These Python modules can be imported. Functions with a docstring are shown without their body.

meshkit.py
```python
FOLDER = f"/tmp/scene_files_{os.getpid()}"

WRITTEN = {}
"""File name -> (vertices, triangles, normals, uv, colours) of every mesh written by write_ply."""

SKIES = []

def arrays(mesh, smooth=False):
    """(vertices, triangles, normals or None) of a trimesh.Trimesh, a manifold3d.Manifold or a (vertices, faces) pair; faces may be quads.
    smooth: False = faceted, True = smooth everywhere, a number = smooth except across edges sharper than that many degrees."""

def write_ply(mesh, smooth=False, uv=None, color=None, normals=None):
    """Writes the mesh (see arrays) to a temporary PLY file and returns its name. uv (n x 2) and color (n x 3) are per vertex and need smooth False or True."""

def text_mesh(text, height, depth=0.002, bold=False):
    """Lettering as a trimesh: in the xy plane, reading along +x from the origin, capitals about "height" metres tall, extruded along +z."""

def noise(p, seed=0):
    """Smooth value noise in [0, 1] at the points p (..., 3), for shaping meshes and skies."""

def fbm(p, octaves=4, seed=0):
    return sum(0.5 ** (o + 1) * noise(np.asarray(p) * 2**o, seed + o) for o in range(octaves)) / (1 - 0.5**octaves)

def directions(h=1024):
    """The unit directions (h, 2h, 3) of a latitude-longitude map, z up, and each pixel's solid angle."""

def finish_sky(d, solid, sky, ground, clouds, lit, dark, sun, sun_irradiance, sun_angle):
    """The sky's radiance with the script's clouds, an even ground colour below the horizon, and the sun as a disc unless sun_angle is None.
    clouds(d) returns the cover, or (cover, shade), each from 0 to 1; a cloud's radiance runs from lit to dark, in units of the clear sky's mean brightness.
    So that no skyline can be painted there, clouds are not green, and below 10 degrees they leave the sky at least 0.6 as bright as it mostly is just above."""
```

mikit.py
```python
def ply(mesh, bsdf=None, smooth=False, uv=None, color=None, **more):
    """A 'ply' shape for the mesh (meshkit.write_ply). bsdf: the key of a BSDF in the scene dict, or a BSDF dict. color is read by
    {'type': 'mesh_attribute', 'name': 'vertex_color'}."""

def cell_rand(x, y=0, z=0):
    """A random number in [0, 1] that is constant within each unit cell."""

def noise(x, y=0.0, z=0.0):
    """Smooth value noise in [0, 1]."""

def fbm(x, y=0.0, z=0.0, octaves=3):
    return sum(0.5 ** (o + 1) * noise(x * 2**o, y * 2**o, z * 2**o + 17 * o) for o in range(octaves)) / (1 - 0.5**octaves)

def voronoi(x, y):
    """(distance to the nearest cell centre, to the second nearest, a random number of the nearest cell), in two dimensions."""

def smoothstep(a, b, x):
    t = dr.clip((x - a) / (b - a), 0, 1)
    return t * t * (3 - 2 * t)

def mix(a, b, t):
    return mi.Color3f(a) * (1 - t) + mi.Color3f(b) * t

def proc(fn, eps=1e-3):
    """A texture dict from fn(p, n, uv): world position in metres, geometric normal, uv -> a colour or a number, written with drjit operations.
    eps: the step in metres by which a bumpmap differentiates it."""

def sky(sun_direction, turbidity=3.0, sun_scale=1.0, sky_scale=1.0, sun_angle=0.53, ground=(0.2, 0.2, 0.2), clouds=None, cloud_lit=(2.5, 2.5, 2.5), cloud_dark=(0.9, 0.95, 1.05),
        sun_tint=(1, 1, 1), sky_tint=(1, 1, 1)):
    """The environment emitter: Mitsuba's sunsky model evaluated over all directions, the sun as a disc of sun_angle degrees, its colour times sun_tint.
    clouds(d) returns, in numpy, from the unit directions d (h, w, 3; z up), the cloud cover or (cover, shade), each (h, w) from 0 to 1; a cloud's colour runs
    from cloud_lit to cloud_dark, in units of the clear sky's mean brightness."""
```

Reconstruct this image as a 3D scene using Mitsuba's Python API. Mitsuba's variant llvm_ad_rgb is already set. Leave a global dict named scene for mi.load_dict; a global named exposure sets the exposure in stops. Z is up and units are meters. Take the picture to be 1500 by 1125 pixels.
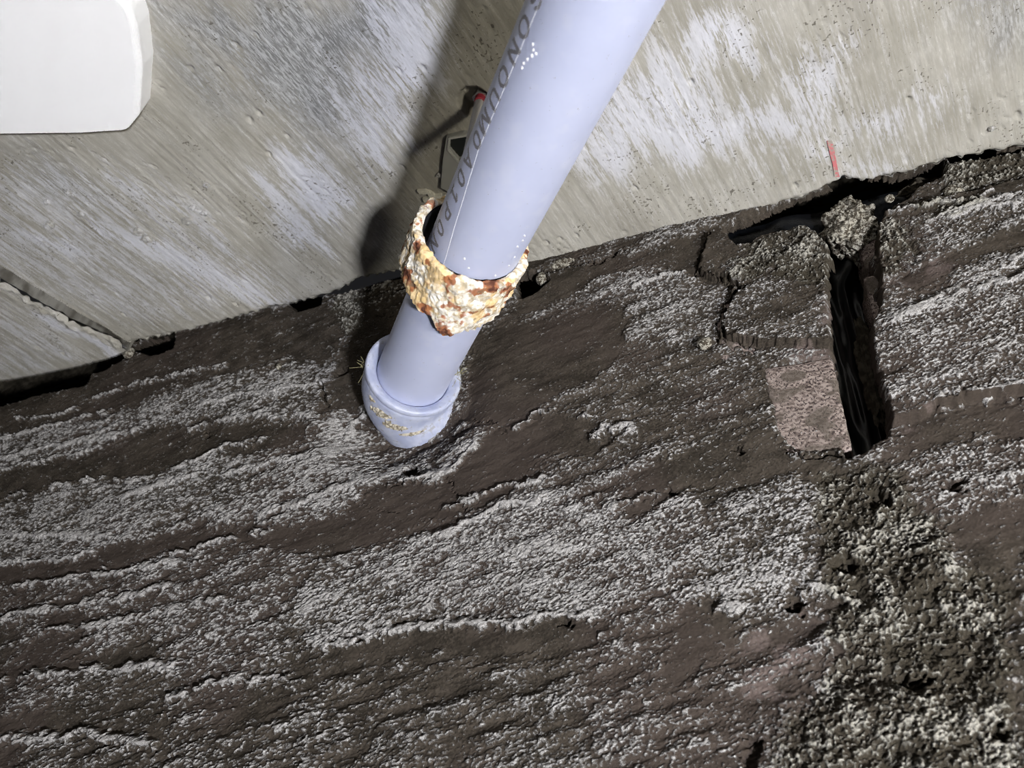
"""Damp gap above a ceiling: a PVC drain under a concrete slab runs into a mortared brick wall."""
import math
import numpy as np
import trimesh
import shapely
import manifold3d as m3
from shapely.geometry import Polygon, LineString
from scipy.ndimage import distance_transform_edt, map_coordinates
import drjit as dr
import mitsuba as mi
import mikit
import meshkit
from mikit import noise, fbm, smoothstep, mix

T = mi.ScalarTransform4f
scene, labels = {}, {}
ZC = 1.82                 # camera height; everything is laid out relative to it and lifted by ZC
H = 0.6818                # slab soffit above the camera
DW = 0.555                # wall face in front of the camera
UP = np.array([0, 0, ZC])

# ---------------------------------------------------------------- camera, lights, exposure
RIGHT = np.array([0.9321617, 0.3510192, 0.0886575])
FWD = np.array([-0.3262566, 0.7082917, 0.6260028])
UPV = -np.array([-0.1569436, 0.6124609, -0.7747647])
scene['camera'] = {'type': 'thinlens', 'fov': 68.58, 'fov_axis': 'x', 'aperture_radius': 0.0016, 'focus_distance': 0.68,
                   'near_clip': 0.01, 'far_clip': 50.0,
                   'to_world': T().look_at(origin=UP.tolist(), target=(UP + FWD).tolist(), up=UPV.tolist())}
exposure = -0.12
TORCH = np.array([0.735, -0.40, -0.78])      # hand torch held right of and below the camera
LAMP = np.array([1.02, -0.10, -0.55])        # warm work lamp standing below, to the right
TORCH_RADIANCE = (1500.0, 1510.0, 1575.0)
LAMP_RADIANCE = (135.0, 127.0, 106.0)
AMBIENT = (0.012, 0.012, 0.013)
scene['room_light'] = {'type': 'constant', 'radiance': {'type': 'rgb', 'value': AMBIENT}}


def disc(center, toward, radius, n=40):
    """A flat disc whose normal points at 'toward'."""
    d = np.asarray(toward, float) - center
    d /= np.linalg.norm(d)
    a = np.cross(d, [0, 0, 1.0]); a /= np.linalg.norm(a)
    b = np.cross(d, a)
    t = np.linspace(0, 2 * np.pi, n, endpoint=False)
    v = np.vstack([[center], center + radius * (np.cos(t)[:, None] * a + np.sin(t)[:, None] * b)])
    i = np.arange(n)
    f = np.stack([np.zeros(n, int), 1 + i, 1 + (i + 1) % n], 1)
    nn = np.cross(v[f[0, 1]] - v[0], v[f[0, 2]] - v[0])
    return trimesh.Trimesh(v, f if nn @ d > 0 else f[:, ::-1], process=False), d


# ---------------------------------------------------------------- helpers
def obj(key, mesh, bsdf, smooth=False, lift=True, **more):
    if lift:
        if isinstance(mesh, tuple):
            mesh = (np.asarray(mesh[0]) + UP, mesh[1])
        else:
            mesh = mesh.copy(); mesh.apply_translation(UP)
    scene[key] = mikit.ply(mesh, bsdf, smooth=smooth, **more)
    return key


def tag(key, label=None, category=None, group=None, kind=None):
    labels[key] = {k: v for k, v in (('label', label), ('category', category), ('group', group), ('kind', kind)) if v}


def sst(a, b, x):
    t = np.clip((x - a) / (b - a), 0, 1)
    return t * t * (3 - 2 * t)


def pts(flat):
    return np.array(flat, float).reshape(-1, 2) / 1000.0


def _hash2(i, j, seed):
    h = i * np.uint32(374761393) + j * np.uint32(668265263) + np.uint32(seed * 2246822519 % 2**32)
    h = (h ^ (h >> np.uint32(13))) * np.uint32(1274126177)
    return ((h ^ (h >> np.uint32(16))) & np.uint32(0xFFFFFF)).astype(np.float32) / np.float32(16777215)


def n2(x, y, seed=0, oct=1):
    """Smooth value noise (or octaves of it) in the plane, from 0 to 1."""
    out = 0
    for o in range(oct):
        a, b = np.asarray(x, np.float32) * np.float32(2**o), np.asarray(y, np.float32) * np.float32(2**o)
        fa, fb = np.floor(a), np.floor(b)
        i, j = fa.astype(np.int32).view(np.uint32), fb.astype(np.int32).view(np.uint32)
        s, t = a - fa, b - fb
        s, t = s * s * (3 - 2 * s), t * t * (3 - 2 * t)
        k, one = seed + 17 * o, np.uint32(1)
        lo = _hash2(i, j, k) * (1 - s) + _hash2(i + one, j, k) * s
        hi = _hash2(i, j + one, k) * (1 - s) + _hash2(i + one, j + one, k) * s
        out = out + (lo * (1 - t) + hi * t) * 0.5 ** (o + 1)
    return out / (1 - 0.5**oct)


class Field:
    """A signed distance field on a 2 mm raster (positive inside), sampled with bilinear interpolation."""
    def __init__(self, x0, x1, y0, y1, step=0.002):
        self.x0, self.y0, self.step = x0, y0, step
        self.gx, self.gy = np.meshgrid(np.arange(x0, x1, step), np.arange(y0, y1, step))

    def window(self, flat, margin):
        q = pts(flat)
        lo, hi = q.min(0) - margin, q.max(0) + margin
        i0, i1 = (int(np.clip((v - self.y0) / self.step, 0, self.gx.shape[0] - 1)) for v in (lo[1], hi[1]))
        j0, j1 = (int(np.clip((v - self.x0) / self.step, 0, self.gx.shape[1] - 1)) for v in (lo[0], hi[0]))
        return slice(i0, i1 + 1), slice(j0, j1 + 1)

    def polygon(self, flat, margin=0.05):
        w = self.window(flat, margin)
        inside = shapely.contains_xy(Polygon(pts(flat)).buffer(0), self.gx[w], self.gy[w])
        out = np.full(self.gx.shape, -margin, np.float32)
        out[w] = (distance_transform_edt(inside) - distance_transform_edt(~inside)) * self.step
        return out

    def line(self, flat, margin=0.02):
        w = self.window(flat, margin)
        s = LineString(pts(flat))
        shapely.prepare(s)
        out = np.full(self.gx.shape, -margin, np.float32)
        out[w] = -shapely.distance(s, shapely.points(self.gx[w], self.gy[w]))
        return out

    def sample(self, f, x, y):
        return map_coordinates(f, [(y - self.y0) / self.step, (x - self.x0) / self.step], order=1, mode='nearest')


def grid_faces(rows, cols, keep=None):
    i = np.arange(rows * cols).reshape(rows, cols)
    a, b, c, d = i[:-1, :-1].ravel(), i[:-1, 1:].ravel(), i[1:, 1:].ravel(), i[1:, :-1].ravel()
    if keep is not None:
        k = (keep[:-1, :-1] & keep[:-1, 1:] & keep[1:, 1:] & keep[1:, :-1]).ravel()
        a, b, c, d = a[k], b[k], c[k], d[k]
    return np.vstack([np.stack([a, b, c], 1), np.stack([a, c, d], 1)])


def compact(v, f, *data):
    used = np.unique(f)
    m = np.zeros(len(v), int); m[used] = np.arange(len(used))
    return (v[used], m[f], *[d[used] for d in data])


def lump(center, size, seed, amp=0.3, freq=2.2, sub=4):
    """An uneven stone-like lump."""
    s = trimesh.creation.icosphere(sub)
    v = s.vertices
    r = 1 + amp * (meshkit.fbm(v * freq + seed * 7.3, 4, seed) - 0.5) * 2 + 0.25 * amp * (meshkit.noise(v * freq * 5 + seed, seed) - 0.5)
    return trimesh.Trimesh(v * r[:, None] * np.asarray(size) + np.asarray(center), s.faces, process=False)


def noisy_box(lo, hi, seed, amp=0.0012, bevel=0.004, step=0.004, freq=90):
    lo, hi = np.asarray(lo, float), np.asarray(hi, float)
    b = trimesh.creation.box(extents=hi - lo)
    v, f = trimesh.remesh.subdivide_to_size(b.vertices, b.faces, step, max_iter=12)
    b = trimesh.Trimesh(v, f); b.merge_vertices()
    h = (hi - lo) / 2
    q = np.clip(b.vertices, -(h - bevel), h - bevel)
    d = b.vertices - q
    ln = np.linalg.norm(d, axis=1, keepdims=True)
    v = q + d / np.maximum(ln, 1e-9) * np.minimum(ln, bevel)
    nrm = d / np.maximum(ln, 1e-9)
    c = v + (lo + hi) / 2
    k = meshkit.fbm(c * freq, 3, seed) - 0.5 + 1.2 * (meshkit.fbm(c * 18, 2, seed + 5) - 0.5)
    return trimesh.Trimesh(c + nrm * (k * 2 * amp)[:, None], b.faces, process=False)


def tube(points, radii, sides=8, cap=True):
    p = np.asarray(points, float)
    t = np.gradient(p, axis=0); t /= np.linalg.norm(t, axis=1, keepdims=True)
    ref = np.where(np.abs(t[:, 2:]) < 0.9, [0, 0, 1.0], [1.0, 0, 0])
    a = np.cross(t, ref); a /= np.linalg.norm(a, axis=1, keepdims=True)
    b = np.cross(t, a)
    th = np.linspace(0, 2 * np.pi, sides, endpoint=False)
    r = np.broadcast_to(radii, (len(p),))[:, None, None]
    v = (p[:, None] + r * (np.cos(th)[None, :, None] * a[:, None] + np.sin(th)[None, :, None] * b[:, None])).reshape(-1, 3)
    i, j = np.meshgrid(np.arange(len(p) - 1), np.arange(sides), indexing='ij')
    q = np.stack([i * sides + j, i * sides + (j + 1) % sides, (i + 1) * sides + (j + 1) % sides, (i + 1) * sides + j], -1).reshape(-1, 4)
    f = np.vstack([q[:, [0, 1, 2]], q[:, [0, 2, 3]]])
    if cap:
        n = len(v); v = np.vstack([v, p[0], p[-1]])
        k = np.arange(sides); e = (len(p) - 1) * sides
        f = np.vstack([f, np.stack([np.full(sides, n), (k + 1) % sides, k], 1), np.stack([np.full(sides, n + 1), e + k, e + (k + 1) % sides], 1)])
    m = trimesh.Trimesh(v, f, process=False)
    return m


def extrude(poly, z0, z1, bevel=0.0, seg=3):
    """A plan polygon (shapely) as a solid between two heights, its lower edge rounded."""
    def cs(g):
        g = g.simplify(1e-6)
        rings = [np.array(g.exterior.coords)[:-1]] + [np.array(r.coords)[:-1] for r in g.interiors]
        return m3.CrossSection(rings, m3.FillRule.EvenOdd)
    c = cs(poly)
    m = c.extrude(z1 - z0 - bevel).translate([0, 0, z0 + bevel])
    for k in range(seg if bevel else 0):
        a = (k + 1) / (seg + 0.5) * math.pi / 2                     # rounds the lower edge in steps
        m = m + c.offset(-bevel * (1 - math.sin(a)), m3.JoinType.Round).extrude(bevel * math.cos(a) + 2e-5).translate([0, 0, z0 + bevel * (1 - math.cos(a))])
    g = m.to_mesh()
    return trimesh.Trimesh(g.vert_properties[:, :3], g.tri_verts, process=False)


# ---------------------------------------------------------------- outlines in millimetres, wall: (x, z); slab: (x, y)
POCKET = [-272,371,-255,373,-226,388,-253,398,-274,397,-278,382]
EDGE = [-864,544,-794,547,-706,543,-613,540,-538,541,-503,536,-477,527,-437,526,-385,536,-320,557,-263,573,-240,570,-210,572,-168,573,-133,564,-82,562,-41,569,-10,562,33,558,55,555,75,552,90,545,100,541,109,548,117,552,154,554,179,551,194,548,216,551,233,551,263,553]
MUD = [
    (0, [-1107,626,-868,663,-858,694,-539,692,-505,645,-497,580,-513,567,-563,600,-666,588,-760,596,-826,561,-922,555,-1054,554]),
    (0, [-1069,464,-1007,489,-869,488,-787,510,-748,523,-690,494,-671,522,-613,497,-557,492,-501,480,-507,455,-596,452,-652,456,-689,446,-754,439,-856,449,-965,431,-1032,418]),
    (0, [-945,338,-832,340,-772,330,-740,346,-655,355,-598,355,-561,342,-608,334,-687,323,-741,313,-833,310,-923,310]),
    (0, [-610,361,-507,348,-449,350,-406,368,-387,387,-323,376,-291,408,-275,426,-223,451,-180,433,-146,405,-172,386,-212,400,-225,383,-246,356,-283,344,-317,335,-365,322,-416,314,-471,314,-518,329,-566,342]),
    (0, [-312,564,-264,579,-224,579,-185,579,-154,586,-138,570,-134,522,-146,497,-174,476,-216,458,-258,440,-295,438,-307,466,-308,504]),
    (0, [-252,630,-228,646,-179,651,-131,654,-123,637,-170,623,-186,611,-225,597,-257,591,-273,586]),
    (0, [-116,635,-77,662,-44,657,-26,642,-12,613,-27,597,-46,582,-72,607]),
    (0, [-146,330,-127,362,-85,377,-61,384,-14,391,4,363,7,346,-20,344,-42,343,-81,344,-110,332,-128,318]),
    (0, [116,637,156,635,174,609,121,613]),
    (0, [189,623,214,629,248,629,268,623,262,603,210,615,191,609]),
    (0, [120,524,137,537,171,550,230,568,251,570,243,543,177,532,146,517,126,510]),
    (0, [75,359,100,382,121,389,149,388,192,378,185,354,137,359,110,355,88,349]),
    (0, [98,284,126,301,169,304,159,270,124,248,106,257]),
    (0, [-845,209,-750,216,-688,223,-603,229,-592,217,-660,207,-743,206,-828,187]),
    (0, [-771,288,-735,295,-710,247,-735,209,-780,217]),
    (0, [-588,158,-562,164,-537,144,-561,130]),
    (0, [-793,167,-700,169,-627,156,-681,152,-783,154]),
    (0, [-397,220,-352,230,-261,230,-207,232,-165,233,-159,215,-211,209,-259,211,-347,208,-385,201]),
    (0, [-87,243,-69,246,-55,230,-64,210,-95,182,-115,173,-107,202]),
    (0, [3,359,44,355,45,335,32,315,17,325,4,340]),
    (0, [121,244,129,238,115,176,107,172,116,206]),
    (0, [-473,637,-450,668,-411,669,-390,561,-437,530,-446,492,-460,494,-490,520,-488,583]),
]
CRUST = [
    (0.62, [-826,561,-665,585,-536,577,-487,577,-486,540,-504,488,-634,511,-736,521,-858,491,-1009,491,-1067,497,-1108,550,-860,556]),
    (0.66, [-1012,426,-965,431,-854,445,-750,441,-640,428,-625,464,-504,445,-490,374,-611,363,-700,347,-790,342,-952,348]),
    (0.85, [-467,506,-446,492,-424,442,-376,408,-293,419,-293,406,-317,380,-387,389,-442,351,-492,368,-498,426,-478,478]),
    (0.78, [-274,330,-216,354,-170,339,-111,297,-156,242,-173,234,-262,235,-393,231,-431,214,-463,267,-429,307,-341,313]),
    (0.5, [-735,285,-573,297,-475,303,-443,227,-453,191,-585,227,-689,225]),
    (0.6, [-259,610,-162,627,-120,619,-73,603,-32,563,-38,499,-72,500,-121,533,-128,569,-169,591,-224,582]),
    (0.33, [-132,521,-78,495,-11,467,-9,412,-21,385,-109,384,-172,394,-180,443]),
    (0.58, [109,523,134,512,181,525,241,537,193,381,151,396,96,389,85,409]),
    (0.55, [112,614,183,599,262,605,253,574,183,555,129,540,106,538]),
    (0.74, [-65,323,-22,330,15,317,14,262,-21,236,-86,247,-145,258,-146,300,-116,333]),
    (0.62, [86,342,121,352,184,351,169,304,127,303,101,287,95,299]),
    (0.6, [-34,563,-4,590,53,539,46,479,13,472,-27,496]),
    (0.12, [-18,521,42,551,54,529,40,497,-8,501]),
]
BLOCK = [
    (1, [-23,565,-34,579,-57,597,-47,630,-42,655,-25,645,7,632,60,626,75,590,56,477,49,472,-6,485,-27,495,-42,500,-40,519,-35,539,-25,553]),
    (1, [117,607,130,628,302,630,223,392,151,393,119,391,102,383,84,380,79,396,81,439,86,478,101,508]),
]
CLUMP = [
    (1, [17,345,41,348,71,340,93,293,97,255,122,243,116,198,95,119,-42,117,-12,180,10,226,10,279]),
    (1, [-40,575,-20,605,6,623,35,635,60,626,75,590,69,544,60,528,36,553,14,574,-13,567]),
    (1, [110,620,129,621,147,592,130,544,110,532,106,552,105,576]),
    (1, [194,681,221,680,284,676,269,628,222,637,193,637,185,656]),
    (1, [134,645,164,641,182,620,206,601,172,603,137,631]),
    (1, [-531,703,-501,710,-480,688,-469,625,-487,617,-520,661]),
]
RIDGE = [
    (1, [-907,594,-827,609,-673,607]),
    (1, [-680,543,-574,542,-496,542]),
    (1, [-1021,508,-946,513,-779,517]),
    (1, [-598,422,-536,432,-491,432]),
    (1, [-529,362,-481,373,-436,388]),
    (1, [-850,273,-730,277,-615,291]),
    (1, [-772,250,-645,261,-538,272]),
    (1, [-170,322,-134,335,-110,342]),
    (1, [-314,317,-248,342,-209,348]),
    (1, [-124,599,-73,605]),
    (1, [118,486,168,498,222,508]),
    (1, [182,594,211,599,249,595]),
    (1, [-563,182,-505,193,-440,197]),
    (1, [-411,220,-352,232,-300,234,-249,234,-202,236,-166,237]),
    (1, [-246,428,-222,444,-194,444,-171,432]),
    (1, [-166,404,-153,416,-127,410]),
    (1, [-1006,487,-883,493,-828,500]),
    (1, [-751,434,-677,443,-640,452,-615,462,-557,465]),
    (1, [-735,412,-688,423,-640,428]),
    (1, [-993,434,-926,446,-844,448,-761,442]),
    (1, [-930,383,-797,371,-727,360]),
    (1, [-924,343,-776,337,-743,342]),
    (1, [-904,315,-834,311,-740,311,-684,316,-591,318]),
    (1, [-628,328,-573,339,-512,342]),
    (1, [129,621,154,623,198,612,217,620]),
    (1, [174,599,207,604,250,602]),
    (1, [122,393,151,395,195,389]),
    (1, [-364,389,-311,391,-289,416]),
    (1, [-318,346,-264,362,-210,370]),
    (1, [-418,526,-454,456]),
    (1, [-1048,583,-961,576,-926,582]),
    (1, [-1042,546,-912,559,-830,568]),
    (1, [-684,503,-613,510,-509,492]),
    (1, [106,481,160,509,229,532]),
    (1, [-67,236,-27,239,-10,240]),
    (1, [-2,248,15,242,31,231]),
    (1, [-808,201,-707,208,-568,210]),
    (1, [-755,141,-653,150,-559,141]),
]
CRACK = [
    (3, [-42,659,-48,630,-58,599,-33,578,-22,564,-11,563]),
    (4, [-11,561,-28,552,-36,535,-42,518,-42,498]),
    (1.5, [-314,384,-301,360,-289,346]),
    (1.5, [-305,455,-274,445,-256,423]),
    (3, [-233,654,-203,654,-163,653,-131,661]),
    (3, [-10,475,-30,493,-42,500]),
    (2, [-459,643,-429,640]),
    (3, [-486,507,-506,544]),
    (3, [-21,232,-4,233]),
    (2, [-342,395,-374,382]),
    (2, [-667,490,-660,497,-638,490]),
    (1.5, [-405,362,-363,350]),
    (2.5, [0,371,16,357,42,356]),
]
PIT = [
    (10, [-360,400]),
    (6, [-185,231]),
    (5, [-652,492]),
    (7, [-12,233]),
    (9, [61,311]),
    (8, [28,264]),
    (7, [110,317]),
    (6, [91,145]),
    (8, [54,178]),
    (7, [-53,135]),
    (5, [-39,373]),
    (5, [-95,340]),
    (8, [-480,554]),
    (6, [-314,433]),
]
HOLE = [
    (1, [67,571,94,586,102,577,105,543,97,531,100,508,85,486,82,455,81,424,80,389,77,371,67,367,56,358,44,355,49,401,53,453,57,502]),
    (1, [-25,667,5,674,77,694,106,706,156,691,195,696,189,668,163,663,149,651,133,643,124,626,113,603,110,577,97,578,73,566,70,597,62,620,45,637,22,645,7,632,-11,624,-17,636]),
    (1, [-1292,704,-1153,690,-892,695,-804,701,-792,668,-823,662,-863,679,-915,653,-944,653,-936,631,-1023,630,-1105,623,-1231,629]),
    (1, [-602,701,-554,709,-548,687,-579,682]),
    (1, [-268,664,-237,659,-227,638,-239,626,-259,618]),
    (1, [197,704,245,700,289,691,284,676,234,681,204,683]),
]
PINK = [
    (1, [109,551,144,554,177,530,130,517,107,528]),
    (1, [-38,229,0,232,16,197,-17,145,-55,154,-55,200]),
    (1, [8,303,22,295,15,257,3,253]),
    (1, [-18,494,52,478,47,450,-12,466]),
    (1, [56,557,68,553,56,477,43,480]),
    (1, [77,393,92,393,118,395,118,385,91,366,75,369]),
]
SLAB_PALE = [
    (0.5, [-812,232,-675,293,-590,368,-571,510,-832,519,-905,415,-957,350]),  # broad pale area, partly laitance, painted to lift the dim left side
    (0.45, [-964,399,-927,523,-1056,553,-1170,523]),  # lower panel likewise paled to make up for weak light
    (1.0, [-287,249,-236,259,-262,313,-341,319]),
    (1.0, [-472,337,-428,337,-416,421,-463,437,-486,399]),
    (1, [-746,343,-676,397,-585,532,-630,533,-699,436,-763,371]),
    (1, [-630,356,-606,428,-612,524,-612,450]),
    (1, [-510,353,-483,381,-486,475,-522,453]),
    (1, [-869,328,-794,356,-781,401,-848,363]),
    (0.8, [-682,300,-650,320,-629,367,-668,340]),
    (0.9, [-684,281,-672,289,-674,303]),
    (0.9, [-150,403,-96,359,-30,353,-3,418,68,456,67,479,4,459,-40,479,-77,451,-139,467]),
    (0.8, [48,406,84,410,107,391,86,477,73,489]),
    (0.8, [111,477,147,473,147,500,104,491]),
    (0.7, [158,455,192,452,194,488]),
    (1, [-27,334,31,341,32,387,-35,379]),
    (1, [-179,402,-145,389,-134,450,-166,432]),
    (0.8, [-346,272,-281,264,-315,360,-378,384,-385,338]),
    (1, [-289,225,-252,234,-244,276,-297,266]),
    (1, [74,499,82,497,86,509,78,509]),
    (0.8, [99,535,135,540,154,552,122,548]),
    (0.8, [-995,431,-963,468,-945,541,-963,532]),
    (0.6, [14,487,35,477,38,512]),
]
SLAB_GREY = [
    (1, [-480,172,-372,194,-252,234,-294,260,-338,259,-381,331,-419,310,-436,228]),
    (0.9, [-433,214,-395,227,-391,319,-423,317,-447,254]),
    (0.7, [-510,196,-468,217,-454,275,-502,259]),
    (0.8, [204,386,245,400,250,438]),
    (0.5, [-748,233,-716,262,-722,318,-772,293]),
    (0.6, [-400,456,-325,448,-299,486,-364,533,-434,519]),
]
SLAB_PIT = [
    (2, [-407,216]),
    (2, [-432,218]),
    (3, [-469,290]),
    (2.5, [-454,287]),
    (2.5, [-473,332]),
    (2, [-562,397]),
    (2.5, [53,536]),
    (2, [-441,319]),
    (2.5, [-268,296]),
    (2, [-292,291]),
    (2, [-29,388]),
    (2, [159,466]),
    (3, [253,513]),
    (2, [-107,490]),
    (2, [-339,391]),
    (3, [-687,497]),
    (2, [-596,555]),
    (2.5, [-658,518]),
    (2, [-206,534]),
    (2, [-186,535]),
    (2.5, [-223,535]),
    (2, [-491,224]),
    (2, [-464,233]),
    (2, [-831,491]),
]
GRIT = [
    (5, [-801,335]),
    (5, [-698,377]),
    (5, [-695,389]),
    (5, [-624,381]),
    (3.5, [-738,305]),
    (3.5, [-748,334]),
    (3, [-606,367]),
    (3, [-568,345]),
    (3, [-598,378]),
    (3, [-776,307]),
    (3, [-304,412]),
    (2.5, [232,521]),
]
LOWER_EDGE = [-1211,544,-1122,545,-1037,548,-954,549,-893,547,-862,542]
LOWER_RIM = [-944,312,-927,380,-908,430,-884,480,-868,502,-857,519,-859,539]
WHITE_BOX = [-613,76,-531,91,-482,143,-493,166,-517,199,-557,239,-583,249,-632,237,-766,197]
RED_MARK = [86,490,91,491,93,508,94,520,96,537,91,535,90,519,88,506]
SPLASH = [-336,422,-327,424,-322,430,-320,434,-313,435,-315,439,-324,439,-335,438,-335,434,-327,434,-326,429,-335,426]
SLOT = [-276,369,-257,370,-219,390,-247,462,-280,461,-308,424,-291,393]
HANGER = [-235,344]
LUMPS = [
    (0.0984, 0.575, 0.6388, 0.024, 0.022, 0.0357),
    (0.1737, 0.578, 0.6763, 0.0226, 0.0138, 0.0138),
    (0.1924, 0.556, 0.6407, 0.0087, 0.0072, 0.0107),
    (0.1373, 0.556, 0.6532, 0.0048, 0.0036, 0.0048),
    (-0.2349, 0.56, 0.6498, 0.0072, 0.0064, 0.0101),
    (-0.2096, 0.563, 0.6618, 0.0208, 0.0109, 0.0074),
    (-0.0565, 0.549, 0.4955, 0.0072, 0.0052, 0.0068),
    (-0.5748, 0.549, 0.5785, 0.0038, 0.0031, 0.0044),
    (-0.8709, 0.551, 0.6704, 0.009, 0.0068, 0.0092),
    (0.0849, 0.592, 0.4528, 0.011, 0.0111, 0.06),
]

# ---------------------------------------------------------------- materials
def concrete_color(p, n, uv):
    """Board-marked slab: beige grey cement, chalky laitance and painted left-side brightening (uv.x) dragged along the boards, grey damp stain (uv.y)."""
    x, y = p.x, p.y
    u = x * 0.977 - y * 0.213 + 0.004 * (noise(x * 14, y * 6) - 0.5)
    v = x * 0.213 + y * 0.977
    streak = fbm(u * 420, v * 26, 1.5, 3)
    fine = fbm(u * 900, v * 160, 4.5, 2)
    blot = fbm(x * 24, y * 20, 7.5, 4)
    drag = fbm(u * 120, v * 17, 9.5, 3)
    spk = noise(x * 1500, y * 1500, 3.0)
    base = mix((0.295, 0.280, 0.240), (0.425, 0.410, 0.370), smoothstep(0.25, 0.78, 0.62 * blot + 0.38 * streak))
    base = mix(base, (0.27, 0.255, 0.225), 0.5 * smoothstep(0.58, 0.80, fbm(x * 9, y * 9, 2.5, 3)))
    grey = uv.y * smoothstep(0.30, 0.55, 0.6 * blot + 0.4 * fine + 0.12 * uv.y)
    base = mix(base, mix((0.16, 0.165, 0.175), (0.36, 0.37, 0.39), smoothstep(0.35, 0.68, fine)), 0.8 * grey)
    pale = smoothstep(0.47, 0.62, 0.36 * streak + 0.30 * drag + 0.34 * fine + 0.22 * (uv.x - 0.30))
    base = mix(base, (0.60, 0.61, 0.67), pale * (0.12 + 0.70 * dr.clip(uv.x, 0, 1)))
    dust = smoothstep(0.66, 0.8, 0.5 * streak + 0.5 * spk) * 0.35
    base = mix(base, (0.62, 0.62, 0.62), dust)
    pore = smoothstep(0.80, 0.9, noise(x * 520, y * 520, 8.0) * 0.75 + 0.25 * noise(x * 40, y * 40, 2.0))
    base = mix(base, (0.10, 0.09, 0.075), pore * 0.8)
    return base * (0.86 + 0.28 * fine)


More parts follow.
